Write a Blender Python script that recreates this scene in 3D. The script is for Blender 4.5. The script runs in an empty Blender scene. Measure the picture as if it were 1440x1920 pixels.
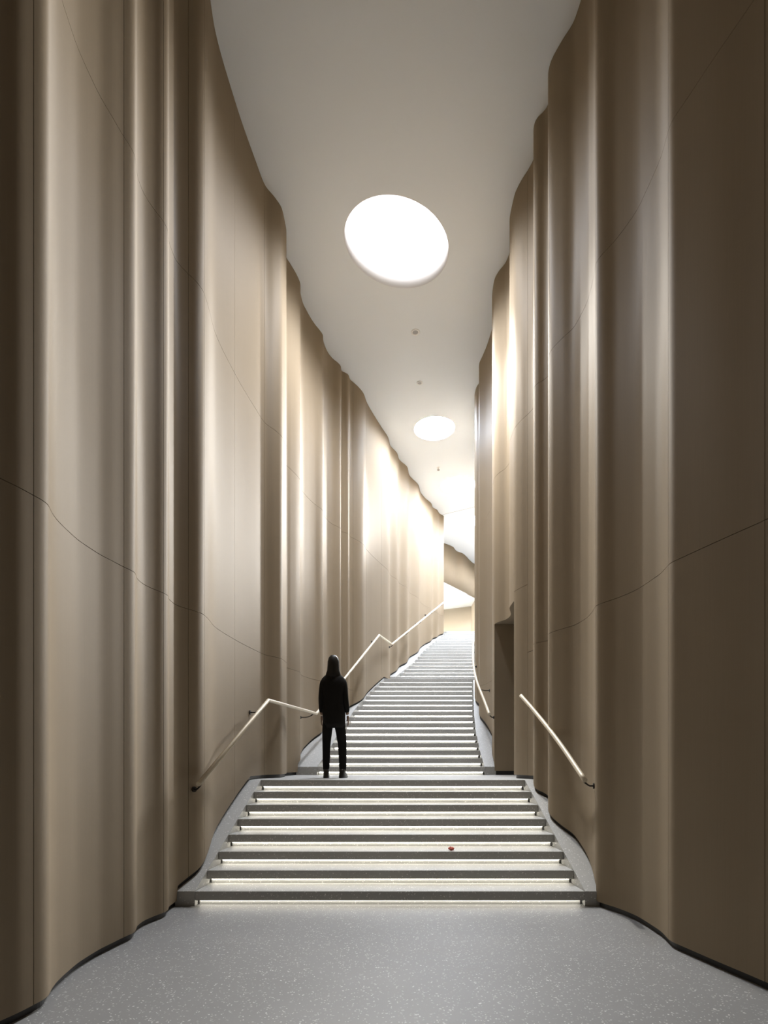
import bpy, bmesh, math, random
from mathutils import Vector, Matrix
from mathutils.geometry import delaunay_2d_cdt

random.seed(4)
PI = math.pi
sc = bpy.context.scene
C = sc.collection

# ------------------------------------------------------------------ camera
EYE = 1.43
cam_d = bpy.data.cameras.new('camera')
cam = bpy.data.objects.new('camera', cam_d)
C.objects.link(cam)
cam.location = (0, 0, EYE)
cam.rotation_euler = (PI / 2, 0, 0)
cam_d.sensor_fit = 'HORIZONTAL'
cam_d.sensor_width = 36
cam_d.lens = 26.0                      # 1040 px at 1440 wide
cam_d.shift_y = (1420 - 960) / 1440    # shift lens, verticals stay parallel
cam_d.clip_start = 0.05
cam_d.clip_end = 200
sc.camera = cam

# ------------------------------------------------------------------ world, light, exposure
w = bpy.data.worlds.new('world')
sc.world = w
w.use_nodes = True
bg = w.node_tree.nodes['Background']
bg.inputs[0].default_value = (1.0, 0.86, 0.72, 1)
bg.inputs[1].default_value = 0.012
sc.view_settings.view_transform = 'Standard'
sc.view_settings.look = 'None'
sc.view_settings.gamma = 1
sc.view_settings.use_curve_mapping = False
sc.view_settings.exposure = 1.3
SKY_NEAR = 0.62        # luminance of the first skylight
SKY_FAR = 64.0         # luminance of the skylights over the upper flights
FOYER_FILL = 36.0  # strength of the lamps added out of view in the foyer
LED = 4.8
LED_MID, LED_FAR = 5.5, 14.0
FILL_DOWN = 500.0            # spotlight added at the first skylight, aimed straight down
FILL_BACK = 5200.0          # spotlight added at the far skylight to light the near walls
SPOT = 520.0           # spotlights added at the recessed downlights, whose lenses stay unlit

# ------------------------------------------------------------------ helpers
def tag(o, label=None, cat=None, group=None, kind=None):
    if label: o['label'] = label
    if cat: o['category'] = cat
    if group: o['group'] = group
    if kind: o['kind'] = kind
    return o

def mesh_obj(name, verts, faces, mat, parent=None, smooth=None):
    me = bpy.data.meshes.new(name)
    me.from_pydata([tuple(v) for v in verts], [], faces)
    me.update()
    if mat: me.materials.append(mat)
    o = bpy.data.objects.new(name, me)
    C.objects.link(o)
    if parent is not None: o.parent = parent
    if smooth:
        if smooth is True: me.polygons.foreach_set('use_smooth', [True] * len(me.polygons))
        else: me.polygons.foreach_set('use_smooth', smooth)
    return o

def recenter(o, origin):
    """move the object's origin to a point without moving the geometry"""
    o.data.transform(Matrix.Translation(-Vector(origin)))
    o.location = origin
    return o

def empty(name, loc=(0, 0, 0)):
    o = bpy.data.objects.new(name, None)
    o.empty_display_size = .1
    C.objects.link(o)
    o.location = loc
    return o

def prism(poly, z0, z1):
    """closed solid from a plan polygon (counter-clockwise) between two heights"""
    n = len(poly)
    v = [(x, y, z0) for x, y in poly] + [(x, y, z1) for x, y in poly]
    f = [tuple(range(n - 1, -1, -1)), tuple(range(n, 2 * n))]
    f += [(i, (i + 1) % n, n + (i + 1) % n, n + i) for i in range(n)]
    return v, f

def bevel_mesh(o, width, seg=2):
    bm = bmesh.new(); bm.from_mesh(o.data)
    bmesh.ops.bevel(bm, geom=list(bm.edges), offset=width, segments=seg, affect='EDGES', clamp_overlap=True)
    bm.to_mesh(o.data); bm.free()
    return o

def tube(pts, r, seg=14, caps=True):
    """round bar through points; returns verts, faces"""
    pts = [Vector(p) for p in pts]
    V, F = [], []
    up = Vector((0, 0, 1))
    for i, p in enumerate(pts):
        a = (pts[i] - pts[i - 1]).normalized() if i else None
        b = (pts[i + 1] - pts[i]).normalized() if i < len(pts) - 1 else None
        t = (a + b).normalized() if a and b else (a or b)
        k = 1.0
        if a and b: k = 1 / max(.5, t.dot(a))
        ref = up if abs(t.z) < .9 else Vector((0, 1, 0))
        s = t.cross(ref).normalized()
        u = s.cross(t).normalized()
        rr = r[i] if isinstance(r, (list, tuple)) else r
        for j in range(seg):
            an = 2 * PI * j / seg
            V.append(p + s * (math.cos(an) * rr) + u * (math.sin(an) * rr * k))
    for i in range(len(pts) - 1):
        for j in range(seg):
            a0 = i * seg + j; a1 = i * seg + (j + 1) % seg
            F.append((a0, a1, a1 + seg, a0 + seg))
    if caps:
        F.append(tuple(range(seg - 1, -1, -1)))
        F.append(tuple(range((len(pts) - 1) * seg, len(pts) * seg)))
    return V, F

def lathe(profile, seg, center):
    """profile of (radius, z); returns verts, faces"""
    V, F = [], []
    for r, z in profile:
        for j in range(seg):
            a = 2 * PI * j / seg
            V.append((center[0] + r * math.cos(a), center[1] + r * math.sin(a), center[2] + z))
    for i in range(len(profile) - 1):
        for j in range(seg):
            a0 = i * seg + j; a1 = i * seg + (j + 1) % seg
            F.append((a0, a1, a1 + seg, a0 + seg))
    return V, F

def pchip(pts):
    """smooth monotone interpolation of X over distance"""
    d = [p[1] for p in pts]; x = [p[0] for p in pts]
    n = len(d)
    hh = [d[i + 1] - d[i] for i in range(n - 1)]
    dl = [(x[i + 1] - x[i]) / hh[i] for i in range(n - 1)]
    m = [0.0] * n
    m[0], m[-1] = dl[0], dl[-1]
    for i in range(1, n - 1):
        if dl[i - 1] * dl[i] > 0:
            w1 = 2 * hh[i] + hh[i - 1]; w2 = hh[i] + 2 * hh[i - 1]
            m[i] = (w1 + w2) / (w1 / dl[i - 1] + w2 / dl[i])
    def fn(q):
        if q <= d[0]: return x[0] + m[0] * (q - d[0])
        if q >= d[-1]: return x[-1] + m[-1] * (q - d[-1])
        lo, hi = 0, n - 1
        while hi - lo > 1:
            mid = (lo + hi) // 2
            if d[mid] <= q: lo = mid
            else: hi = mid
        t = (q - d[lo]) / hh[lo]
        t2, t3 = t * t, t * t * t
        return ((2 * t3 - 3 * t2 + 1) * x[lo] + (t3 - 2 * t2 + t) * hh[lo] * m[lo]
                + (-2 * t3 + 3 * t2) * x[lo + 1] + (t3 - t2) * hh[lo] * m[lo + 1])
    return fn

def lin(pts):
    def fn(q):
        if q <= pts[0][0]: i = 0
        elif q >= pts[-1][0]: i = len(pts) - 2
        else: i = max(k for k in range(len(pts) - 1) if pts[k][0] <= q)
        a, b = pts[i], pts[i + 1]
        return a[1] + (b[1] - a[1]) * (q - a[0]) / (b[0] - a[0])
    return fn

# ------------------------------------------------------------------ materials
def new_mat(name):
    m = bpy.data.materials.new(name)
    m.use_nodes = True
    return m, m.node_tree.nodes, m.node_tree.links, m.node_tree.nodes['Principled BSDF']

def plain(name, col, rough=.5, metal=0.0, spec=.5):
    m, N, L, b = new_mat(name)
    b.inputs['Base Color'].default_value = (*col, 1)
    b.inputs['Roughness'].default_value = rough
    b.inputs['Metallic'].default_value = metal
    b.inputs['Specular IOR Level'].default_value = spec
    return m

def emit(name, col, s):
    m, N, L, b = new_mat(name)
    b.inputs['Base Color'].default_value = (.9, .9, .9, 1)
    b.inputs['Emission Color'].default_value = (*col, 1)
    b.inputs['Emission Strength'].default_value = s
    return m

def bronze(name):
    """satin bronze sheet with faint vertical brushing"""
    m, N, L, b = new_mat(name)
    tc = N.new('ShaderNodeTexCoord')
    mp = N.new('ShaderNodeMapping'); mp.inputs['Scale'].default_value = (60, 60, .9)
    L.new(tc.outputs['Object'], mp.inputs['Vector'])
    nz = N.new('ShaderNodeTexNoise'); nz.inputs['Scale'].default_value = 2.0; nz.inputs['Detail'].default_value = 4
    L.new(mp.outputs[0], nz.inputs['Vector'])
    n2 = N.new('ShaderNodeTexNoise'); n2.inputs['Scale'].default_value = .9; n2.inputs['Detail'].default_value = 3
    L.new(tc.outputs['Object'], n2.inputs['Vector'])
    mx = N.new('ShaderNodeMix'); mx.data_type = 'RGBA'
    mx.inputs[6].default_value = (.262, .206, .140, 1); mx.inputs[7].default_value = (.328, .263, .185, 1)
    ad = N.new('ShaderNodeMath'); ad.operation = 'ADD'
    h1 = N.new('ShaderNodeMath'); h1.operation = 'MULTIPLY'; h1.inputs[1].default_value = .5
    h2 = N.new('ShaderNodeMath'); h2.operation = 'MULTIPLY'; h2.inputs[1].default_value = .5
    L.new(nz.outputs['Fac'], h1.inputs[0]); L.new(n2.outputs['Fac'], h2.inputs[0])
    L.new(h1.outputs[0], ad.inputs[0]); L.new(h2.outputs[0], ad.inputs[1])
    L.new(ad.outputs[0], mx.inputs[0])
    L.new(mx.outputs[2], b.inputs['Base Color'])
    rr = N.new('ShaderNodeMapRange')
    rr.inputs[3].default_value = .62; rr.inputs[4].default_value = .72
    L.new(nz.outputs['Fac'], rr.inputs[0])
    L.new(rr.outputs[0], b.inputs['Roughness'])
    b.inputs['Metallic'].default_value = .0
    b.inputs['IOR'].default_value = 1.25
    b.inputs['Anisotropic'].default_value = .7
    b.inputs['Specular IOR Level'].default_value = .3
    tv = N.new('ShaderNodeCombineXYZ'); tv.inputs[0].default_value = .02; tv.inputs[1].default_value = .013; tv.inputs[2].default_value = 1.0
    L.new(tv.outputs[0], b.inputs['Tangent'])
    return m

def terrazzo(name, base, chip, scale=58.0, amount=.46, rough=.5):
    m, N, L, b = new_mat(name)
    tc = N.new('ShaderNodeTexCoord')
    ns = N.new('ShaderNodeTexNoise'); ns.inputs['Scale'].default_value = 30; ns.inputs['Detail'].default_value = 1
    L.new(tc.outputs['Object'], ns.inputs['Vector'])
    va = N.new('ShaderNodeVectorMath'); va.operation = 'MULTIPLY_ADD'
    va.inputs[1].default_value = (.035, .035, .035)
    L.new(ns.outputs['Color'], va.inputs[0]); L.new(tc.outputs['Object'], va.inputs[2])
    vo = N.new('ShaderNodeTexVoronoi'); vo.inputs['Scale'].default_value = scale
    L.new(va.outputs[0], vo.inputs['Vector'])
    sp = N.new('ShaderNodeSeparateColor'); L.new(vo.outputs['Color'], sp.inputs[0])
    # chip where the cell is picked and the point is near its centre
    lt = N.new('ShaderNodeMath'); lt.operation = 'LESS_THAN'; lt.inputs[1].default_value = .30
    L.new(vo.outputs['Distance'], lt.inputs[0])
    gt = N.new('ShaderNodeMath'); gt.operation = 'GREATER_THAN'; gt.inputs[1].default_value = amount
    L.new(sp.outputs[0], gt.inputs[0])
    mu = N.new('ShaderNodeMath'); mu.operation = 'MULTIPLY'
    L.new(lt.outputs[0], mu.inputs[0]); L.new(gt.outputs[0], mu.inputs[1])
    mv = N.new('ShaderNodeMath'); mv.operation = 'MULTIPLY'
    L.new(mu.outputs[0], mv.inputs[0]); L.new(sp.outputs[1], mv.inputs[1])
    n2 = N.new('ShaderNodeTexNoise'); n2.inputs['Scale'].default_value = 1.3; n2.inputs['Detail'].default_value = 5
    L.new(tc.outputs['Object'], n2.inputs['Vector'])
    bc = N.new('ShaderNodeMix'); bc.data_type = 'RGBA'
    bc.inputs[6].default_value = (*[c * .86 for c in base], 1); bc.inputs[7].default_value = (*[c * 1.14 for c in base], 1)
    L.new(n2.outputs['Fac'], bc.inputs[0])
    mx = N.new('ShaderNodeMix'); mx.data_type = 'RGBA'
    L.new(mv.outputs[0], mx.inputs[0]); L.new(bc.outputs[2], mx.inputs[6]); mx.inputs[7].default_value = (*chip, 1)
    L.new(mx.outputs[2], b.inputs['Base Color'])
    b.inputs['Roughness'].default_value = rough
    return m

M = {}
M['bronze'] = bronze('satin bronze sheet')
M['backing'] = plain('dark backing', (.03, .022, .016), .8)
M['black'] = plain('black recess', (.012, .010, .009), .5)
M['ceiling'] = plain('white plaster', (.86, .895, .925), .8)
M['reveal'] = plain('white reveal', (.86, .86, .88), .6)
M['floor'] = terrazzo('grey terrazzo floor', (.25, .25, .248), (.64, .64, .63))
M['stair'] = terrazzo('grey terrazzo stair', (.43, .428, .412), (.86, .85, .83))
M['rail'] = plain('champagne rail', (.70, .62, .48), .5, .15)
M['bracket'] = plain('dark bracket', (.025, .02, .016), .4, .4)
M['sky_near'] = emit('skylight diffuser large', (1, .985, .985), SKY_NEAR)
M['sky_far'] = emit('skylight diffuser small', (.88, .98, 1.14), SKY_FAR)
M['foyer_fill'] = emit('added foyer lamp', (1, .93, .82), FOYER_FILL)
M['led'] = emit('led strip', (1, .94, .82), LED)
M['led_mid'] = emit('led strip middle flight', (1, .96, .88), LED_MID)
M['led_far'] = emit('led strip upper flight', (1, .97, .92), LED_FAR)
M['foyer_wall'] = plain('foyer wall', (.62, .54, .43), .7)
M['grey_metal'] = plain('grey fitting', (.40, .39, .38), .5, .1)
M['white_metal'] = plain('white fitting', (.92, .91, .89), .5)

# ------------------------------------------------------------------ plan of the place (metres; Y runs away from the viewer)
CEIL = EYE + 8.15
RISE, TREAD = .1412, .2954
D1, L1 = 5.335, 7.403          # lower flight: first and last nosing
D2, L2 = 9.40, 13.831          # middle flight
D3 = 14.45                     # upper flight
N1, N2, N3 = 8, 16, 17
L3 = D3 + (N3 - 1) * TREAD
Z1, Z2, Z3 = N1 * RISE, (N1 + N2) * RISE, (N1 + N2 + N3) * RISE

LEFT = [(-2.35, -3.0), (-2.42, -2.2), (-2.30, -1.2), (-2.22, -1.1), (-2.33, -.6), (-2.36, 0.0), (-2.24, .7), (-2.18, .85),
        (-2.27, 1.2), (-2.26, 1.7), (-2.14, 2.3), (-2.009, 2.902), (-1.97, 3.013), (-1.954, 3.092), (-1.939, 3.15), (-1.938, 3.19), (-1.971, 3.279), (-2.011, 3.412), (-2.037, 3.573), (-2.055, 3.749), (-2.047, 3.964), (-2.017, 4.137), (-1.996, 4.253), (-1.978, 4.314), (-1.969, 4.376), (-1.985, 4.44), (-2.018, 4.533), (-2.029, 4.658), (-2.001, 4.805), (-1.958, 4.93), (-1.95, 4.995), (-1.988, 5.13), (-1.994, 5.291), (-1.927, 5.462), (-1.872, 5.562), (-1.845, 5.676), (-1.85, 5.795), (-1.893, 6.249), (-1.85, 6.871), (-1.751, 7.588), (-1.694, 7.899), (-1.59, 8.065), (-1.514, 8.245), (-1.507, 8.519), (-1.595, 9.017), (-1.542, 9.163), (-1.464, 9.397), (-1.439, 9.534), (-1.466, 9.743), (-1.458, 9.913), (-1.397, 10.163), (-1.303, 10.426), (-1.205, 10.622), (-1.178, 10.702), (-1.187, 10.825), (-1.151, 11.08), (-1.065, 11.301), (-0.928, 11.485), (-0.899, 11.548), (-0.901, 11.707), (-0.791, 11.756), (-0.751, 11.838), (-0.74, 11.938), (-0.671, 12.04), (-0.563, 12.196), (-0.454, 12.428), (-0.403, 12.689), (-0.253, 13.161), (-0.066, 13.671), (0.117, 14.174), (0.16, 14.464), (0.357, 14.87), (0.408, 15.136), (0.659, 15.581), (0.721, 15.962), (1.039, 16.62), (1.111, 16.986), (1.3, 17.44), (1.524, 17.807), (1.59, 18.072), (1.756, 18.267), (1.842, 18.507), (2.015, 18.711)]
RIGHT = [(2.45, -3.0), (2.52, -2.2), (2.40, -1.3), (2.34, -1.2), (2.46, -.6), (2.50, 0.0), (2.40, .8), (2.36, .9), (2.48, 1.4), (2.52, 2.0), (2.48, 2.7), (2.343, 3.412), (2.251, 3.758), (2.166, 4.10), (2.154, 4.145), (2.1525, 4.165), (2.155, 4.185), (2.2, 4.448), (2.204, 4.755), (2.139, 5.078), (2.060, 5.262), (2.0445, 5.31), (2.041, 5.335), (2.0455, 5.362), (2.093, 5.582), (2.123, 5.84), (2.105, 6.123), (2.02, 6.309), (1.951, 6.515), (1.949, 6.56), (2.052, 6.905), (2.022, 6.988), (1.94, 7.081), (1.933, 7.141), (2.038, 7.541), (2.001, 7.678), (1.928, 7.863), (1.889, 8.049), (1.892, 8.302), (2.027, 8.932), (2.005, 9.124), (1.919, 9.304), (1.883, 9.46), (1.895, 9.687), (2.052, 10.542), (2.038, 10.923), (1.98, 11.377), (1.969, 11.439), (2.069, 12.057), (2.032, 12.213), (2.029, 12.374),
         (2.16, 12.95), (2.24, 13.35), (2.30, 13.6), (2.42, 14.2), (2.62, 14.7), (2.68, 15.0), (2.98, 15.8), (3.06, 16.1), (3.42, 17.0), (3.52, 17.3), (3.90, 18.2), (4.02, 18.5), (4.50, 19.6), (4.66, 20.0), (5.30, 21.0), (6.2, 22.0)]
def rolled(fn, lo, hi, sigma=.028):
    """the sheets are rolled: ease every change of curvature"""
    st = .01
    n = int((hi - lo) / st) + 1
    raw = [fn(lo + i * st) for i in range(-9, n + 9)]
    ker = [math.exp(-.5 * (k * st / sigma) ** 2) for k in range(-8, 9)]
    tot = sum(ker)
    tab = [sum(raw[i + 9 + k] * ker[k + 8] for k in range(-8, 9)) / tot for i in range(n)]
    m = [(tab[min(i + 1, n - 1)] - tab[max(i - 1, 0)]) / 2 for i in range(n)]
    def f(q):
        u = (q - lo) / st
        i = min(max(int(u), 0), n - 2)
        t = u - i
        if t < 0 or t > 1: return fn(q)
        t2, t3 = t * t, t * t * t
        return (2 * t3 - 3 * t2 + 1) * tab[i] + (t3 - 2 * t2 + t) * m[i] + (3 * t2 - 2 * t3) * tab[i + 1] + (t3 - t2) * m[i + 1]
    return f
XL, XR = rolled(pchip(LEFT), -3.1, 18.75), rolled(pchip(RIGHT), -3.1, 21.9)

# ends of the treads
ST_L = lin([(D1, -1.820), (L1, -1.644)])
ST_R = lin([(D1, 1.934), (L1, 1.879)])
MT_L = lin([(9.4, -1.136), (9.99, -.999), (10.58, -.905), (11.76, -.656), (12.65, -.438), (13.83, -.106)])
MT_R = lin([(9.4, 1.714), (9.99, 1.734), (10.88, 1.80), (11.76, 1.908), (13.83, 2.226)])
UT_L = lin([(14.45, .30), (15.6, .80), (16.9, 1.22), (18.07, 1.72), (19.18, 2.15)])
UT_R = lin([(14.45, 2.40), (16, 2.85), (19.18, 4.15)])

def ground(d):
    """height of floor, stringer or landing at the foot of the walls"""
    if d < D1: return 0.0
    if d < L1: return RISE * (1 + (d - D1) / TREAD)
    if d < D2: return Z1
    if d < L2: return Z1 + RISE * (1 + (d - D2) / TREAD)
    if d < D3: return Z2
    if d < L3: return Z2 + RISE * (1 + (d - D3) / TREAD)
    return Z3

def outline(fn, side, d0, d1, step, off=0.0):
    """plan points along a wall, pushed outward by off"""
    n = max(4, int(math.ceil((d1 - d0) / step)))
    out = []
    for i in range(n + 1):
        d = d0 + (d1 - d0) * i / n
        x = fn(d)
        e = .004
        t = Vector((fn(d + e) - fn(d - e), 2 * e)).normalized()
        nrm = Vector((t.y, -t.x)) * side       # outward
        out.append((x + nrm.x * off, d + nrm.y * off, d))
    return out

# ------------------------------------------------------------------ structure: ceiling, floor, landings
SKYLIGHTS = [  # x, y, radius, far?
    (.212, 8.83, .815, 0), (1.25, 13.76, .50, 1), (2.22, 16.62, .52, 1), (3.42, 19.1, .52, 1), (5.2, 21.6, .52, 1)]  # the last one is added out of view to brighten the far end

def shear(far):
    return 0.0 if far else .19      # the first opening is a slightly skewed oval

def ceiling_with_holes():
    pts, edges = [], []
    def loop(ps):
        b = len(pts); pts.extend(Vector(p) for p in ps)
        edges.extend((b + i, b + (i + 1) % len(ps)) for i in range(len(ps)))
    loop([(-5, -3), (9, -3), (9, 27), (-5, 27)])
    for x, y, r, far in SKYLIGHTS:
        loop([(x + r * math.cos(2 * PI * j / 64) + shear(far) * r * math.sin(2 * PI * j / 64), y + r * (.98 + .02 * far) * math.sin(2 * PI * j / 64)) for j in range(64)])
    v, e, f, *_ = delaunay_2d_cdt(pts, edges, [], 1, 1e-5)
    F = []
    for t in f:
        c = sum((v[i] for i in t), Vector((0, 0))) / len(t)
        def outside(x, y, r, far):
            v_ = (c.y - y) / (.98 + .02 * far)
            return math.hypot(c.x - x - shear(far) * v_, v_) > r * .997
        if all(outside(*k) for k in SKYLIGHTS): F.append(tuple(reversed(t)))
    return mesh_obj('ceiling', [(p.x, p.y, CEIL) for p in v], F, M['ceiling'])

ceiling = tag(ceiling_with_holes(), kind='structure')
v, f = prism([(1.9, 18.66), (5.2, 16.72), (5.2, 16.735), (1.9, 18.675)], CEIL - .004, CEIL + .01)
mesh_obj('joint', v, f, M['grey_metal'], ceiling)

v, f = prism([(-3.2, -3), (3.2, -3), (3.2, D1 + .4), (-3.2, D1 + .4)], -.2, 0)
tag(mesh_obj('floor', v, f, M['floor']), kind='structure')
v, f = prism([(-3, L3 + .05), (9, L3 + .05), (9, 27), (-3, 27)], Z3 - .3, Z3 - .001)
tag(mesh_obj('floor_foyer', v, f, M['stair']), kind='structure')

# ------------------------------------------------------------------ fluted walls made of bronze panels
SEAM1, SEAM2 = EYE + 1.46, EYE + 4.76
REVEAL, GAP = .05, .0022

def strip_panel(parent, fn, side, d0, d1, zlo, zhi, thick=.022):
    """one curved sheet; zlo / zhi are functions of the distance"""
    d0, d1 = d0 + GAP, d1 - GAP
    fr = outline(fn, side, d0, d1, .018 if d1 < 13 else .03)
    bk = outline(fn, side, d0, d1, .018 if d1 < 13 else .03, thick)
    n = len(fr)
    V, F, S = [], [], []
    for p in fr: V += [(p[0], p[1], zlo(p[2])), (p[0], p[1], zhi(p[2]))]
    for i in range(n - 1):
        q = (2 * i, 2 * i + 2, 2 * i + 3, 2 * i + 1)
        F.append(q if side < 0 else q[::-1]); S.append(True)
    b = len(V)          # rim with vertices of its own, so the edge stays crisp
    ring = [(p, zlo(p[2]), k) for p, k in zip(fr, bk)] + [(p, zhi(p[2]), k) for p, k in zip(reversed(fr), reversed(bk))]
    m = len(ring)
    for p, z, k in ring: V += [(p[0], p[1], z), (k[0], k[1], z)]
    for i in range(m):
        j = (i + 1) % m
        q = (b + 2 * i, b + 2 * i + 1, b + 2 * j + 1, b + 2 * j)
        F.append(q if side < 0 else q[::-1]); S.append(False)
    return mesh_obj('panel', V, F, M['bronze'], parent, S)

def backing(name, fn, side, d0, d1, skip=None):
    pts = outline(fn, side, d0, d1, .06, .06)
    V, F = [], []
    for p in pts:
        lo = ground(p[2]) - .1
        if skip and skip[0] < p[2] < skip[1]: lo = skip[2] + .02
        V += [(p[0], p[1], lo), (p[0], p[1], CEIL)]
    for i in range(len(pts) - 1):
        q = (2 * i, 2 * i + 2, 2 * i + 3, 2 * i + 1)
        F.append(q if side < 0 else q[::-1])
    return tag(mesh_obj(name, V, F, M['backing']), kind='structure')

def baseboard(name, fn, side, d0, d1, skip=None):
    pts = outline(fn, side, d0, d1, .03, .028)
    V, F = [], []
    for p in pts:
        g = ground(p[2])
        V += [(p[0], p[1], g - .05), (p[0], p[1], g + REVEAL + .03)]
    for i in range(len(pts) - 1):
        if skip and pts[i][2] > skip[0] - .03 and pts[i + 1][2] < skip[1] + .03: continue
        q = (2 * i, 2 * i + 2, 2 * i + 3, 2 * i + 1)
        F.append(q if side < 0 else q[::-1])
    return tag(mesh_obj(name, V, F, M['black']), kind='structure')

LSEAM = [-3, -1.15, .78, 3.092, 4.253, 4.93, 5.462, 5.70, 6.871, 7.88, 8.95, 9.50, 10.69, 11.62, 12.04, 12.69, 13.67, 14.45, 15.12, 15.94, 16.98, 18.06, 18.711]
RSEAM = [-3, -1.25, .86, 3.412, 4.215, 5.372, 6.53, 7.12, 7.70, 8.06, 9.46, 10.50, 11.44, 12.374, 13.6, 14.9, 16.05, 17.25, 18.45, 20.0, 21.8]
DOOR = (8.06, 9.46, EYE + 2.27)
low = lambda d: ground(d) + REVEAL
const = lambda z: (lambda d: z)

wall_left = backing('wall_left', XL, -1, -3, 18.70)
for a, b in zip(LSEAM, LSEAM[1:]):
    if ground(b) + .3 < SEAM1:
        strip_panel(wall_left, XL, -1, a, b, low, const(SEAM1 - GAP))
        strip_panel(wall_left, XL, -1, a, b, const(SEAM1 + GAP), const(SEAM2 - GAP))
    else:
        lo = low
        strip_panel(wall_left, XL, -1, a, b, lo, const(SEAM2 - GAP))
    strip_panel(wall_left, XL, -1, a, b, const(SEAM2 + GAP), const(CEIL - .004))
# the end of the left wall folds back into the foyer
v, f = prism([(2.013, 18.716), (2.02, 18.74), (.6, 19.55), (-3, 20.2), (-3, 20.1), (.6, 19.45)], Z3, CEIL - .004)
mesh_obj('end_panel', v, f, M['bronze'], wall_left)
baseboard('baseboard_left', XL, -1, -3, 18.70)

wall_right = backing('wall_right', XR, 1, -3, 21.8, DOOR)
for a, b in zip(RSEAM, RSEAM[1:]):
    s1 = SEAM1
    if abs(a - 7.70) < .01: s1 = EYE + 2.40
    if abs(a - DOOR[0]) < .01:
        strip_panel(wall_right, XR, 1, a, b, const(DOOR[2]), const(SEAM2 - GAP))
    elif ground(b) + .3 < s1:
        strip_panel(wall_right, XR, 1, a, b, low, const(s1 - GAP))
        strip_panel(wall_right, XR, 1, a, b, const(s1 + GAP), const(SEAM2 - GAP))
    else:
        strip_panel(wall_right, XR, 1, a, b, low, const(SEAM2 - GAP))
    strip_panel(wall_right, XR, 1, a, b, const(SEAM2 + GAP), const(CEIL - .004))
baseboard('baseboard_right', XR, 1, -3, 21.8, DOOR)

# doorway beside the landing: deep bronze reveal with a leaf at its end
door = empty('door_1', (2.6, 8.76, Z1)); tag(door, kind='structure')
def door_part(name, poly, z0, z1, mat):
    v, f = prism(poly, z0, z1)
    o = mesh_obj(name, v, f, mat)
    o.data.transform(Matrix.Translation(-Vector(door.location))); o.parent = door
    return o
xa, xb = XR(DOOR[1]), XR(DOOR[0])
door_part('jamb_panel', [(xa + .004, DOOR[1]), (3.4, DOOR[1]), (3.4, DOOR[1] + .03), (xa + .004, DOOR[1] + .03)], Z1 + REVEAL + .02, DOOR[2], M['bronze'])
door_part('jamb_base', [(xa + .03, DOOR[1] + .012), (3.4, DOOR[1] + .012), (3.4, DOOR[1] + .04), (xa + .03, DOOR[1] + .04)], Z1, Z1 + REVEAL + .03, M['black'])
door_part('jamb_panel', [(xb + .004, DOOR[0] - .03), (3.4, DOOR[0] - .03), (3.4, DOOR[0]), (xb + .004, DOOR[0])], Z1 + REVEAL + .02, DOOR[2], M['bronze'])
pl = [(p[0], p[1]) for p in outline(XR, 1, DOOR[0], DOOR[1], .05, .005)]
door_part('soffit', [(3.4, DOOR[0])] + [(3.4, DOOR[1])] + pl[::-1], DOOR[2] + .001, DOOR[2] + .02, M['bronze'])
leaf = door_part('door_leaf', [(3.36, DOOR[0]), (3.42, DOOR[0]), (3.42, DOOR[1]), (3.36, DOOR[1])], Z1 + .008, DOOR[2], M['bronze'])
v, f = tube([(3.36, 8.2, Z1 + .9), (3.30, 8.2, Z1 + .9), (3.30, 8.2, Z1 + 1.3), (3.36, 8.2, Z1 + 1.3)], .012, 8)
h_ = mesh_obj('door_handle', v, f, M['bracket'], leaf, True); h_.data.transform(Matrix.Translation(-Vector(door.location)))

# upper wall above the foyer opening, foyer ceiling and back wall
far_pts = [(-4, 19.9), (-2, 20.3), (-.5, 20.5), (.9, 20.75), (1.4, 20.7), (2.0, 21.02), (2.27, 21.1), (2.66, 21.46), (2.86, 21.9), (3.14, 22.16), (3.33, 22.48), (3.57, 22.97), (3.82, 23.35), (4.3, 23.6), (4.6, 24.1), (5.3, 24.5), (5.7, 25.0), (7, 25.6), (9, 26.2)]
FCEIL = EYE + 6.68
def wall_from_pts(name, pts, z0, z1, mat, kind=True, parent=None, sub=6, foot=None):
    # Catmull-Rom through the plan points
    P = [Vector(p) for p in pts]
    out = []
    for i in range(len(P) - 1):
        p0 = P[max(0, i - 1)]; p1 = P[i]; p2 = P[i + 1]; p3 = P[min(len(P) - 1, i + 2)]
        for s in range(sub):
            t = s / sub
            out.append(.5 * ((2 * p1) + (p2 - p0) * t + (2 * p0 - 5 * p1 + 4 * p2 - p3) * t * t + (3 * p1 - p0 - 3 * p2 + p3) * t ** 3))
    out.append(P[-1])
    V = [(p.x, foot(p.x) if foot and z == z0 else p.y, z) for p in out for z in (z0, z1)]
    F = [(2 * i, 2 * i + 2, 2 * i + 3, 2 * i + 1) for i in range(len(out) - 1)]
    o = mesh_obj(name, V, F, mat, parent, True)
    so = o.modifiers.new('thickness', 'SOLIDIFY'); so.thickness = .05; so.offset = -1
    if kind: tag(o, kind='structure')
    return o
wall_far = wall_from_pts('wall_far', far_pts, FCEIL, CEIL, M['bronze'], foot=lin([(-4, 19.9), (2.27, 21.1), (3.82, 23.2), (9, 26.2)]))
wall_back = wall_from_pts('wall_back', [(-4, 27), (.5, 26), (2.70, 25.1), (3.89, 24.5), (4.0, 24.46)], Z3, FCEIL, M['foyer_wall'], sub=2)
v, f = prism([(3.86, 23.42), (3.98, 23.42), (3.98, 24.55), (3.86, 24.55)], Z3, FCEIL)
tag(mesh_obj('wall_foyer', v, f, M['foyer_wall']), kind='structure')
v, f = prism([(-4, 19.93), (2.27, 21.13), (3.82, 23.23), (9, 26.23), (9, 27), (-4, 27)], FCEIL, FCEIL + .04)
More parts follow.
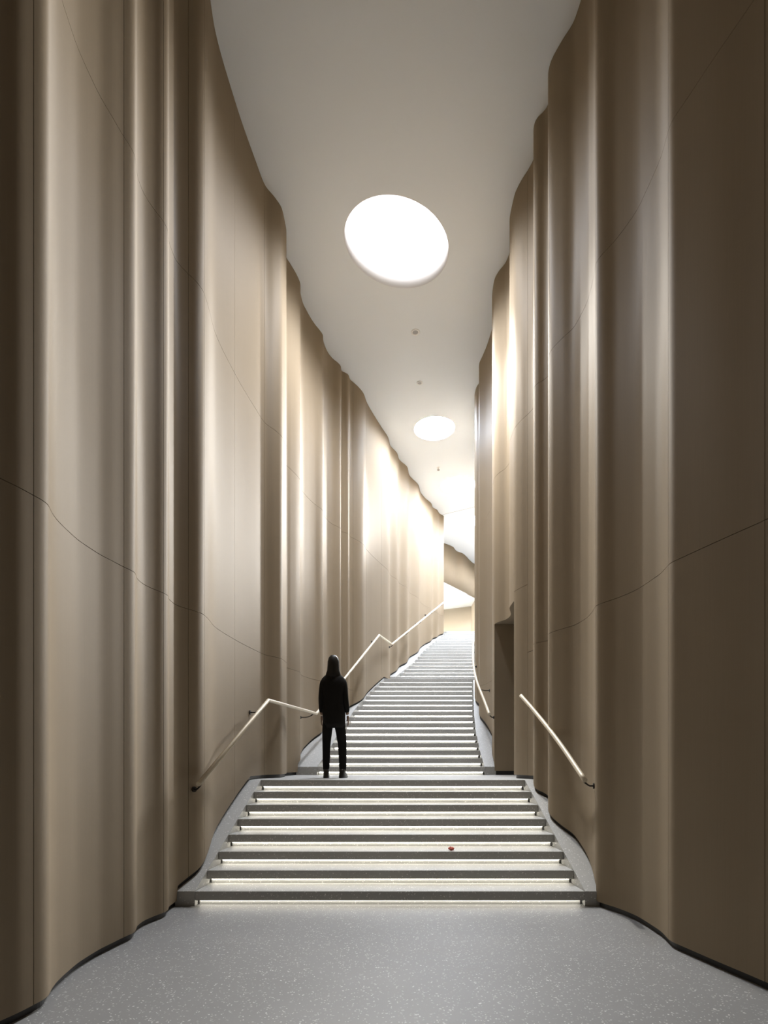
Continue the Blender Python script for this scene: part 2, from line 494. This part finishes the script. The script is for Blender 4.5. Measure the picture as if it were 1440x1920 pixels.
tag(mesh_obj('ceiling_foyer', v, f, M['ceiling']), kind='structure')

# ------------------------------------------------------------------ stairs
NOSE, OVER = .088, .058

def flight(name, label, d0, n, z0, fl, fr, led='led'):
    root = empty(name, (0, d0, z0)); tag(root, label, 'stairs')
    off = Matrix.Translation((0, -d0, -z0))
    for k in range(n):
        d = d0 + k * TREAD
        z = z0 + (k + 1) * RISE
        dn = d + TREAD + OVER + .02
        a, b = fl(d) + .002, fr(d) - .002
        a2, b2 = fl(dn) + .002, fr(dn) - .002
        if k == n - 1: dn = d + .34; a2, b2 = a, b
        v, f = prism([(a, d), (b, d), (b2, dn), (a2, dn)], z - NOSE, z)
        t = mesh_obj('tread', v, f, M['stair'], root); t.data.transform(off); bevel_mesh(t, .004, 1)
        v, f = prism([(a + .025, d + OVER), (b - .025, d + OVER), (b - .025, d + OVER + .03), (a + .025, d + OVER + .03)], z - RISE, z - NOSE + .001)
        rz = mesh_obj('riser', v, f, M['stair'], root); rz.data.transform(off)
        v, f = prism([(a + .03, d + OVER - .014), (b - .03, d + OVER - .014), (b - .03, d + OVER - .001), (a + .03, d + OVER - .001)], z - NOSE - .010, z - NOSE - .0005)
        s = mesh_obj('light_strip', v, f, M[led], t); s.data.transform(off); s['label'] = 'warm glowing strip under the nosing'
    return root, off

def stringer(root, off, fn, side, inner, d0, d1, z0, ztop, name='stringer'):
    """sloping terrazzo kerb between the tread ends and the wall"""
    pts = outline(fn, side, d0, d1, .04, .026)
    V, F = [], []
    for (x, y, d) in pts:
        g = min(z0 + RISE * (1 + (d - d0) / TREAD), ztop)
        xi = inner(d)
        if (xi - x) * side > -.03: xi = x - side * .03
        y_ = d
        V += [(xi, y_, z0 + .0005), (xi, y_, g), (x, y_, g), (x, y_, z0 + .0005)]
    n = len(pts)
    for i in range(n - 1):
        a, b = 4 * i, 4 * i + 4
        for j in range(3):
            q = (a + j, a + j + 1, b + j + 1, b + j)
            F.append(q if side < 0 else q[::-1])
    F.append((0, 3, 2, 1) if side < 0 else (0, 1, 2, 3))
    e = 4 * (n - 1)
    F.append((e, e + 1, e + 2, e + 3) if side < 0 else (e + 3, e + 2, e + 1, e))
    o = mesh_obj(name, V, F, M['stair'], root); o.data.transform(off)
    bm = bmesh.new(); bm.from_mesh(o.data); bmesh.ops.recalc_face_normals(bm, faces=bm.faces); bm.to_mesh(o.data); bm.free()
    return o

s1, o1 = flight('staircase', 'lowest and widest flight of eight terrazzo steps rising from the floor', D1, N1, 0, ST_L, ST_R)
stringer(s1, o1, XL, -1, ST_L, D1, L1 + .005, 0, Z1)
stringer(s1, o1, XR, 1, ST_R, D1, L1 + .005, 0, Z1)
NOTCH = .3395
lp = [(ST_L(L1), L1 + .007), (ST_L(L1), L1 + NOTCH), (ST_R(L1), L1 + NOTCH), (ST_R(L1), L1 + .007)] + [(p[0], p[1]) for p in outline(XR, 1, L1 + .005, DOOR[0], .05, .024)] + [(3.4, DOOR[0]), (3.4, D2 + .055), (XR(D2 + .055) + .03, D2 + .055)]
ll = [(p[0], p[1]) for p in outline(XL, -1, L1 + .005, D2 + .055, .05, .024)]
v, f = prism(lp + ll[::-1], Z1 - .3, Z1)
la = mesh_obj('landing', v, f, M['stair'], s1); la.data.transform(o1)

s2, o2 = flight('staircase', 'middle flight of sixteen terrazzo steps behind the standing person', D2, N2, Z1, MT_L, MT_R, 'led_mid')
stringer(s2, o2, XL, -1, MT_L, D2, L2 + .005, Z1, Z2)
stringer(s2, o2, XR, 1, MT_R, D2 + .065, L2 + .005, Z1, Z2)
lr = [(MT_L(L2), L2 + .007), (MT_L(L2), L2 + NOTCH), (MT_R(L2), L2 + NOTCH), (MT_R(L2), L2 + .007)] + [(p[0], p[1]) for p in outline(XR, 1, L2 + .005, D3 + .055, .05, .024)]
ll = [(p[0], p[1]) for p in outline(XL, -1, L2 + .005, D3 + .055, .05, .024)]
v, f = prism(lr + ll[::-1], Z2 - .3, Z2)
la = mesh_obj('landing', v, f, M['stair'], s2); la.data.transform(o2)

s3, o3 = flight('staircase', 'farthest and palest flight of steps leading up to the foyer', D3, N3, Z2, UT_L, UT_R, 'led_far')
stringer(s3, o3, XL, -1, UT_L, D3, 18.70, Z2, Z3)
stringer(s3, o3, XR, 1, UT_R, D3, L3, Z2, Z3)

# ------------------------------------------------------------------ skylights and ceiling fittings
def fill_spot(root, energy, cone, soft, target, drop=.045):
    """spotlight added at a ceiling fitting to brighten the stairwell"""
    ld = bpy.data.lights.new('fill_spot', 'SPOT'); ld.energy = energy
    ld.color = (.94, .98, 1.05) if drop == 0 else (1, .975, .92); ld.spot_size = math.radians(cone); ld.spot_blend = 1.0; ld.shadow_soft_size = soft
    lo = bpy.data.objects.new('fill_spot', ld); C.objects.link(lo); lo.parent = root
    lo.location = (0, 0, -drop)
    aim = Vector(target) - root.location - lo.location
    lo.rotation_euler = aim.to_track_quat('-Z', 'Y').to_euler()

sky_labels = ['largest round skylight nearest the viewer', 'second round skylight, smaller, above the middle flight',
              'third round skylight touching the right wall edge', 'far round skylight half hidden by the right wall',
              'added unseen skylight beyond the bend of the right wall']
for (x, y, r, far), lb in zip(SKYLIGHTS, sky_labels):
    root = empty('skylight', (x, y, CEIL)); tag(root, lb, 'skylight', 'round skylights along the ceiling')
    V, F = lathe([(r + .02, .0015), (r, -.003), (r, .24), (r + .05, .24)], 64, (0, 0, 0))
    oval = lambda P: [(p[0] + shear(far) * p[1], p[1] * (.98 + .02 * far), p[2]) for p in P]
    V = oval(V)
    mesh_obj('reveal', V, F, M['reveal'], root, True)
    V = [(r * 1.02 * math.cos(2 * PI * j / 64), r * 1.02 * math.sin(2 * PI * j / 64), .235) for j in range(64)]
    V = oval(V)
    mesh_obj('diffuser', V, [tuple(range(63, -1, -1))], M['sky_far' if far else 'sky_near'], root)
    if lb.startswith('far'): fill_spot(root, FILL_BACK, 32, .24, (-1.6, 4.0, 4.6), .25)
    if lb.startswith('largest'): fill_spot(root, FILL_DOWN, 156, .25, (x, y, 0), 0)

for (x, y, r), lb in zip([(.603, 10.63, .085), (.778, 12.07, .066)], ['larger recessed downlight behind the big skylight', 'smaller recessed downlight before the second skylight']):
    root = empty('downlight', (x, y, CEIL)); tag(root, lb, 'downlight', 'recessed downlights')
    V, F = lathe([(r, 0), (r, -.008), (r * .66, -.010), (r * .62, -.002)], 32, (0, 0, 0))
    mesh_obj('trim_ring', V, F, M['white_metal'], root, True)
    V, F = lathe([(r * .66, -.004), (r * .45, -.001), (.001, -.0005)], 32, (0, 0, 0))
    mesh_obj('lens', V, F, M['grey_metal'], root, True)
    fill_spot(root, SPOT * (1.6 if lb.startswith('larger') else 1), 60, .075, (1.9, 6.3, 3.0) if lb.startswith('larger') else (1.5, 5.0, 5.2), .08)
root = empty('sprinkler', (1.53, 15.6, CEIL)); tag(root, 'small ceiling sprinkler between second and third skylight', 'sprinkler')
V, F = lathe([(.05, 0), (.05, -.008), (.02, -.014), (.02, -.05), (.001, -.05)], 20, (0, 0, 0)); mesh_obj('rosette', V, F, M['white_metal'], root, True)
V, F = lathe([(.001, -.07), (.035, -.07), (.035, -.078), (.001, -.078)], 20, (0, 0, 0)); mesh_obj('deflector', V, F, M['grey_metal'], root)
V, F = tube([(-.02, 0, -.045), (-.028, 0, -.06), (-.012, 0, -.072)], .005, 6); mesh_obj('arm', V, F, M['grey_metal'], root)
V, F = tube([(.02, 0, -.045), (.028, 0, -.06), (.012, 0, -.072)], .005, 6); mesh_obj('arm', V, F, M['grey_metal'], root)

for (x, y), lb in zip([(.2, 22.6), (-1.6, 23.6)], ['added unseen fill lamp nearer the bend of the left wall', 'added unseen fill lamp deepest behind the left wall']):  # added behind the left wall, unseen, to light the foyer
    root = empty('fill_lamp', (x, y, FCEIL)); tag(root, lb, 'lamp', 'added foyer fill lamps')
    V, F = lathe([(.62, 0), (.62, -.03), (.58, -.035)], 40, (0, 0, 0)); mesh_obj('rim', V, F, M['white_metal'], root, True)
    V = [(.6 * math.cos(2 * PI * j / 40), .6 * math.sin(2 * PI * j / 40), -.02) for j in range(40)]
    mesh_obj('diffuser', V, [tuple(range(39, -1, -1))], M['foyer_fill'], root)

# ------------------------------------------------------------------ handrails
RR = .024
def handrail(label, pts, br, fn, side, smooth=False):
    P = [Vector(p) for p in pts]
    root = empty('handrail', P[0]); tag(root, label, 'handrail')
    if smooth:
        Q = []
        for i in range(len(P) - 1):
            p0 = P[max(0, i - 1)]; p1 = P[i]; p2 = P[i + 1]; p3 = P[min(len(P) - 1, i + 2)]
            for s in range(6):
                t = s / 6
                Q.append(.5 * ((2 * p1) + (p2 - p0) * t + (2 * p0 - 5 * p1 + 4 * p2 - p3) * t * t + (3 * p1 - p0 - 3 * p2 + p3) * t ** 3))
        P = Q + [P[-1]]
    V, F = tube([p - root.location for p in P], RR, 18)
    S = [True] * (len(F) - 2) + [False, False]
    mesh_obj('rail', V, F, M['rail'], root, S)
    for d in br:
        i = max(k for k in range(len(P) - 1) if P[k].y <= d)
        t = (d - P[i].y) / (P[i + 1].y - P[i].y)
        p = P[i].lerp(P[i + 1], t)
        # foot of the arm: nearest point of the wall
        best = min(((Vector((fn(d + q * .02), d + q * .02)) - Vector((p.x, p.y))).length, d + q * .02) for q in range(-14, 15))
        wy = best[1]; wp = Vector((fn(wy), wy, p.z - .085))
        dr = (Vector((wp.x, wp.y)) - Vector((p.x, p.y))).normalized()
        dr3 = Vector((dr.x, dr.y, 0))
        ds = (Vector((wp.x, wp.y)) - Vector((p.x, p.y))).length
        arm = [p + Vector((0, 0, -RR + .004)), p + dr3 * .012 + Vector((0, 0, -RR - .022)), p + dr3 * (.018 + .25 * ds) + Vector((0, 0, -.074)), p + dr3 * (.6 * ds) + Vector((0, 0, -.085)), wp]
        V, F = tube([q - root.location for q in arm], [.010, .009, .008, .008, .009], 10)
        a = mesh_obj('bracket', V, F, M['bracket'], root, True); a['label'] = 'dark curved bracket'
        V, F = tube([wp - dr3 * .014 - root.location, wp - dr3 * .001 - root.location], .028, 18)
        mesh_obj('wall_plate', V, F, M['bracket'], a)
        V, F = tube([p - Vector((0, .04, RR + .002)) - root.location, p + Vector((0, .04, -RR - .002)) - root.location], .008, 8)
        # saddle follows the slope of the rail
        tn = (P[i + 1] - P[i]).normalized()
        V, F = tube([p - tn * .045 - Vector((0, 0, RR + .002)) - root.location, p + tn * .045 - Vector((0, 0, RR + .002)) - root.location], .0075, 8)
        mesh_obj('saddle', V, F, M['bracket'], a)
    return root

E0 = EYE
handrail('long pale handrail stepping up the left wall past both landings',
         [(-1.807, 5.40, E0 - .262), (-1.575, 7.55, E0 + .777), (-1.20, 9.85, E0 + .777), (-.114, 13.15, E0 + 2.896), (.205, 14.2, E0 + 2.896), (2.057, 18.6, E0 + 5.24)],
         [5.46, 7.35, 9.62, 11.3, 13.0, 14.25, 15.3, 16.3, 17.3, 18.3], XL, -1)
handrail('short pale handrail along the right wall beside the lowest flight',
         [(1.957, 5.40, E0 - .225), (1.955, 6.2, E0 + .17), (1.925, 7.0, E0 + .552), (1.865, 7.55, E0 + .838)], [5.46, 7.3], XR, 1, True)
handrail('curving pale handrail on the right wall beside the middle flight',
         [(1.79, 9.42, E0 + .73), (1.81, 10.0, E0 + 1.02), (1.845, 11.0, E0 + 1.50), (1.94, 12.0, E0 + 1.985), (2.09, 13.0, E0 + 2.46), (2.23, 13.83, E0 + 2.86), (2.30, 14.2, E0 + 2.92)],
         [9.5, 10.75, 12.2, 13.2, 13.8], XR, 1, True)

# ------------------------------------------------------------------ small things
def scrap():
    c = (.725, 6.0, 3 * RISE)
    rnd = random.Random(3)
    V, F = [], []
    n = 10
    for i in range(4):
        for j in range(n):
            a = 2 * PI * j / n
            r = (.006, .022, .026, .012)[i] * rnd.uniform(.7, 1.3)
            V.append((r * math.cos(a) * 1.15, r * math.sin(a), (.0, .004, .02, .034)[i] + rnd.uniform(0, .008)))
    for i in range(3):
        for j in range(n):
            F.append((i * n + j, i * n + (j + 1) % n, (i + 1) * n + (j + 1) % n, (i + 1) * n + j))
    F.append(tuple(range(n - 1, -1, -1))); F.append(tuple(range(3 * n, 4 * n)))
    o = mesh_obj('paper_scrap', V, F, plain('red paper', (.55, .09, .05), .7))
    o.location = c
    tag(o, 'tiny crumpled red scrap lying on a step of the lowest flight', 'litter')
scrap()

# ------------------------------------------------------------------ person on the landing
def skin_mesh(chains, sub=2):
    """chains: list of (points, radii, branch-from (chain, index) or None) grown into one surface"""
    verts, rad, edges, idx = [], [], [], []
    for pts, rr, br in chains:
        ids = []
        prev = idx[br[0]][br[1]] if br else None
        for p, r in zip(pts, rr):
            verts.append(p); rad.append(r if isinstance(r, tuple) else (r, r))
            ids.append(len(verts) - 1)
            if prev is not None: edges.append((prev, ids[-1]))
            prev = ids[-1]
        idx.append(ids)
    me = bpy.data.meshes.new('tmp'); me.from_pydata(verts, edges, []); me.update()
    o = bpy.data.objects.new('tmp', me); C.objects.link(o)
    o.modifiers.new('skin', 'SKIN').use_smooth_shade = True
    for sv, r in zip(me.skin_vertices[0].data, rad): sv.radius = r
    me.skin_vertices[0].data[0].use_root = True
    ss = o.modifiers.new('sub', 'SUBSURF'); ss.levels = sub; ss.render_levels = sub
    dg = bpy.context.evaluated_depsgraph_get(); dg.update()
    out = bpy.data.meshes.new_from_object(o.evaluated_get(dg))
    bpy.data.objects.remove(o)
    return out

def join_meshes(ms):
    bm = bmesh.new()
    for m in ms: bm.from_mesh(m)
    me = bpy.data.meshes.new('joined'); bm.to_mesh(me); bm.free()
    return me

def loft(rings, seg=28, cap_top=True, cap_bot=True):
    """rings: (cx, cy, z, rx, ry, power); returns verts, faces"""
    V, F = [], []
    for cx, cy, z, rx, ry, pw in rings:
        for j in range(seg):
            a = 2 * PI * j / seg
            c, s = math.cos(a), math.sin(a)
            V.append((cx + rx * math.copysign(abs(c) ** pw, c), cy + ry * math.copysign(abs(s) ** pw, s), z))
    n = len(rings)
    for i in range(n - 1):
        for j in range(seg):
            F.append((i * seg + j, i * seg + (j + 1) % seg, (i + 1) * seg + (j + 1) % seg, (i + 1) * seg + j))
    if cap_bot: F.append(tuple(range(seg - 1, -1, -1)))
    if cap_top: F.append(tuple(range((n - 1) * seg, n * seg)))
    return V, F

def mesh_part(name, me, mat, parent):
    me.name = name
    me.materials.clear(); me.materials.append(mat)
    me.polygons.foreach_set('use_smooth', [True] * len(me.polygons))
    o = bpy.data.objects.new(name, me); C.objects.link(o); o.parent = parent
    return o

def person():
    root = empty('person', (-.74, 8.12, Z1)); tag(root, 'person in black coat and trousers seen from behind on the landing', 'person')
    cloth = plain('black cloth', (.010, .009, .0085), .85, 0, .2)
    trous = plain('black trousers', (.008, .007, .007), .85, 0, .2)
    skin = plain('skin', (.30, .19, .13), .55)
    hairm = plain('dark hair', (.012, .010, .008), .55, 0, .3)
    shoe = plain('black leather', (.008, .007, .007), .4)
    hip_l, hip_r = (-.085, 0, .93), (.09, 0, .93)
    kn_l, an_l = (-.105, .03, .50), (-.105, .00, .09)
    kn_r, an_r = (.125, .05, .50), (.135, -.01, .09)
    sh_l, el_l, wr_l = (-.145, 0, 1.42), (-.172, -.02, 1.15), (-.178, .05, .92)
    sh_r, el_r, wr_r = (.145, 0, 1.42), (.174, -.03, 1.15), (.205, .045, .92)
    body = skin_mesh([
        ([(0, 0, .96), (0, 0, 1.12), (0, -.01, 1.30), (0, -.01, 1.43), (0, 0, 1.50), (0, .01, 1.57), (0, .02, 1.64), (0, .02, 1.73)],
         [(.14, .09), (.125, .085), (.15, .095), (.13, .08), (.06, .055), (.052, .055), (.070, .085), (.066, .080)], None),
        ([hip_l, kn_l, an_l, (-.108, .11, .035)], [.085, .055, .038, .032], (0, 0)),
        ([hip_r, kn_r, an_r, (.145, .10, .035)], [.085, .055, .038, .032], (0, 0)),
        ([sh_l, el_l, wr_l], [.040, .034, .025], (0, 3)),
        ([sh_r, el_r, wr_r], [.040, .034, .025], (0, 3)),
    ])
    parts = [body]
    for (wx, wy, wz), s in ((wr_l, -1), (wr_r, 1)):      # hands: palm, four fingers, thumb
        dirn = Vector((.02 * s, .10, -.30)).normalized()
        palm0 = Vector((wx, wy, wz)); palm1 = palm0 + dirn * .085
        parts.append(skin_mesh([([tuple(palm0), tuple(palm0 + dirn * .045), tuple(palm1)], [(.022, .024), (.018, .036), (.015, .036)], None)], 1))
        for k, ln in enumerate((.075, .085, .08, .062)):
            o = palm1 + Vector((0, (.027 - .018 * k), -.001))
            d2 = (dirn + Vector((-.25 * s, .05, 0))).normalized(); d3 = (dirn + Vector((-.6 * s, .05, .1))).normalized()
            parts.append(skin_mesh([([tuple(o - dirn * .02), tuple(o + dirn * ln * .4), tuple(o + dirn * ln * .4 + d2 * ln * .35), tuple(o + dirn * ln * .4 + d2 * ln * .35 + d3 * ln * .25)], [.009, .0085, .008, .007], None)], 1))
        o = palm0 + dirn * .03 + Vector((0, .026, 0))
        parts.append(skin_mesh([([tuple(o - Vector((0, .012, 0))), tuple(o + Vector((-.012 * s, .022, -.028))), tuple(o + Vector((-.022 * s, .028, -.058)))], [.011, .0095, .008], None)], 1))
    # face, on the far side of the head: nose, lips, ears
    parts.append(skin_mesh([([(0, .085, 1.675), (0, .112, 1.645), (0, .095, 1.632)], [.010, .014, .011], None)], 1))
    parts.append(skin_mesh([([(-.022, .088, 1.603), (0, .098, 1.603), (.022, .088, 1.603)], [.007, .009, .007], None)], 1))
    for s in (-1, 1):
        parts.append(skin_mesh([([(.072 * s, .01, 1.68), (.078 * s, .0, 1.655), (.072 * s, .012, 1.63)], [(.008, .012), (.008, .016), (.007, .010)], None)], 1))
    mesh_part('body', join_meshes(parts), skin, root)
    for s in (-1, 1):
        V, F = lathe([(.001, .012), (.008, .009), (.012, 0), (.008, -.009), (.001, -.012)], 12, (.032 * s, .092, 1.672))
        mesh_obj('eye', V, F, plain('eye', (.05, .04, .035), .2), root, True)
    # coat: torso lofted to the hem, sleeves grown onto it
    V, F = loft([(.02, .01, .735, .135, .115, .9), (.015, .005, .80, .160, .130, .85), (.005, 0, .95, .168, .130, .82), (0, 0, 1.10, .150, .118, .82), (0, -.005, 1.25, .160, .122, .8), (0, -.005, 1.38, .178, .118, .78),
                 (0, -.005, 1.45, .168, .100, .80), (0, -.003, 1.49, .13, .085, .85), (0, 0, 1.525, .075, .072, 1)], 36)
    tm = bpy.data.meshes.new('t'); tm.from_pydata(V, [], F); tm.update()
    sl = [skin_mesh([([(-.10, 0, 1.425), (-.148, 0, 1.405), (-.172, -.02, 1.16), (-.176, .04, .95)], [.062, .062, .051, .042], None)]),
          skin_mesh([([(.10, 0, 1.425), (.148, 0, 1.405), (.174, -.03, 1.16), (.200, .03, .95)], [.062, .062, .051, .042], None)])]
    mesh_part('coat', join_meshes([tm] + sl), cloth, root)
    mesh_part('trousers', skin_mesh([
        ([(0, 0, .98), (0, 0, .90)], [(.125, .10), (.125, .10)], None),
        ([(-.085, .005, .82), (-.105, .03, .50), (-.107, .01, .28), (-.107, .0, .075)], [.090, .066, .058, .052], (0, 1)),
        ([(.09, .005, .82), (.125, .05, .50), (.133, .02, .28), (.137, -.01, .075)], [.092, .070, .062, .056], (0, 1))]), trous, root)
    for x, y, rz in ((-.107, .035, .06), (.14, .02, -.25)):
        V, F = loft([(0, .01, 0, .044, .135, .8), (0, .01, .018, .046, .138, .8), (0, .005, .045, .043, .125, .85), (0, -.03, .085, .042, .075, .9), (0, -.04, .13, .045, .052, 1)], 24)
        o = mesh_obj('shoe', V, F, shoe, root, True); o.location = (x, y, 0); o.rotation_euler = (0, 0, rz)
    # long hair over the back of the head, falling onto the shoulders
    V, F = loft([(0, -.035, 1.44, .118, .055, .9), (0, -.03, 1.50, .112, .075, .95), (0, -.015, 1.57, .092, .088, 1), (0, -.008, 1.64, .087, .095, 1), (0, -.003, 1.70, .084, .098, 1),
                 (0, 0, 1.755, .070, .086, 1), (0, 0, 1.79, .042, .054, 1), (0, 0, 1.80, .008, .01, 1)], 32)
    # the face stays free: pull the front of the hair back
    V2 = []
    for (x, y, z) in V:
        if y > .03 and z < 1.735: y = .03 + (y - .03) * .15
        V2.append((x, y, z))
    mesh_obj('hair', V2, F, hairm, root, True)
person()

# light paths: enough bounces for a pale, closed stairwell
sc.cycles.max_bounces = 10
sc.cycles.diffuse_bounces = 6
sc.cycles.glossy_bounces = 4
sc.cycles.sample_clamp_indirect = 8
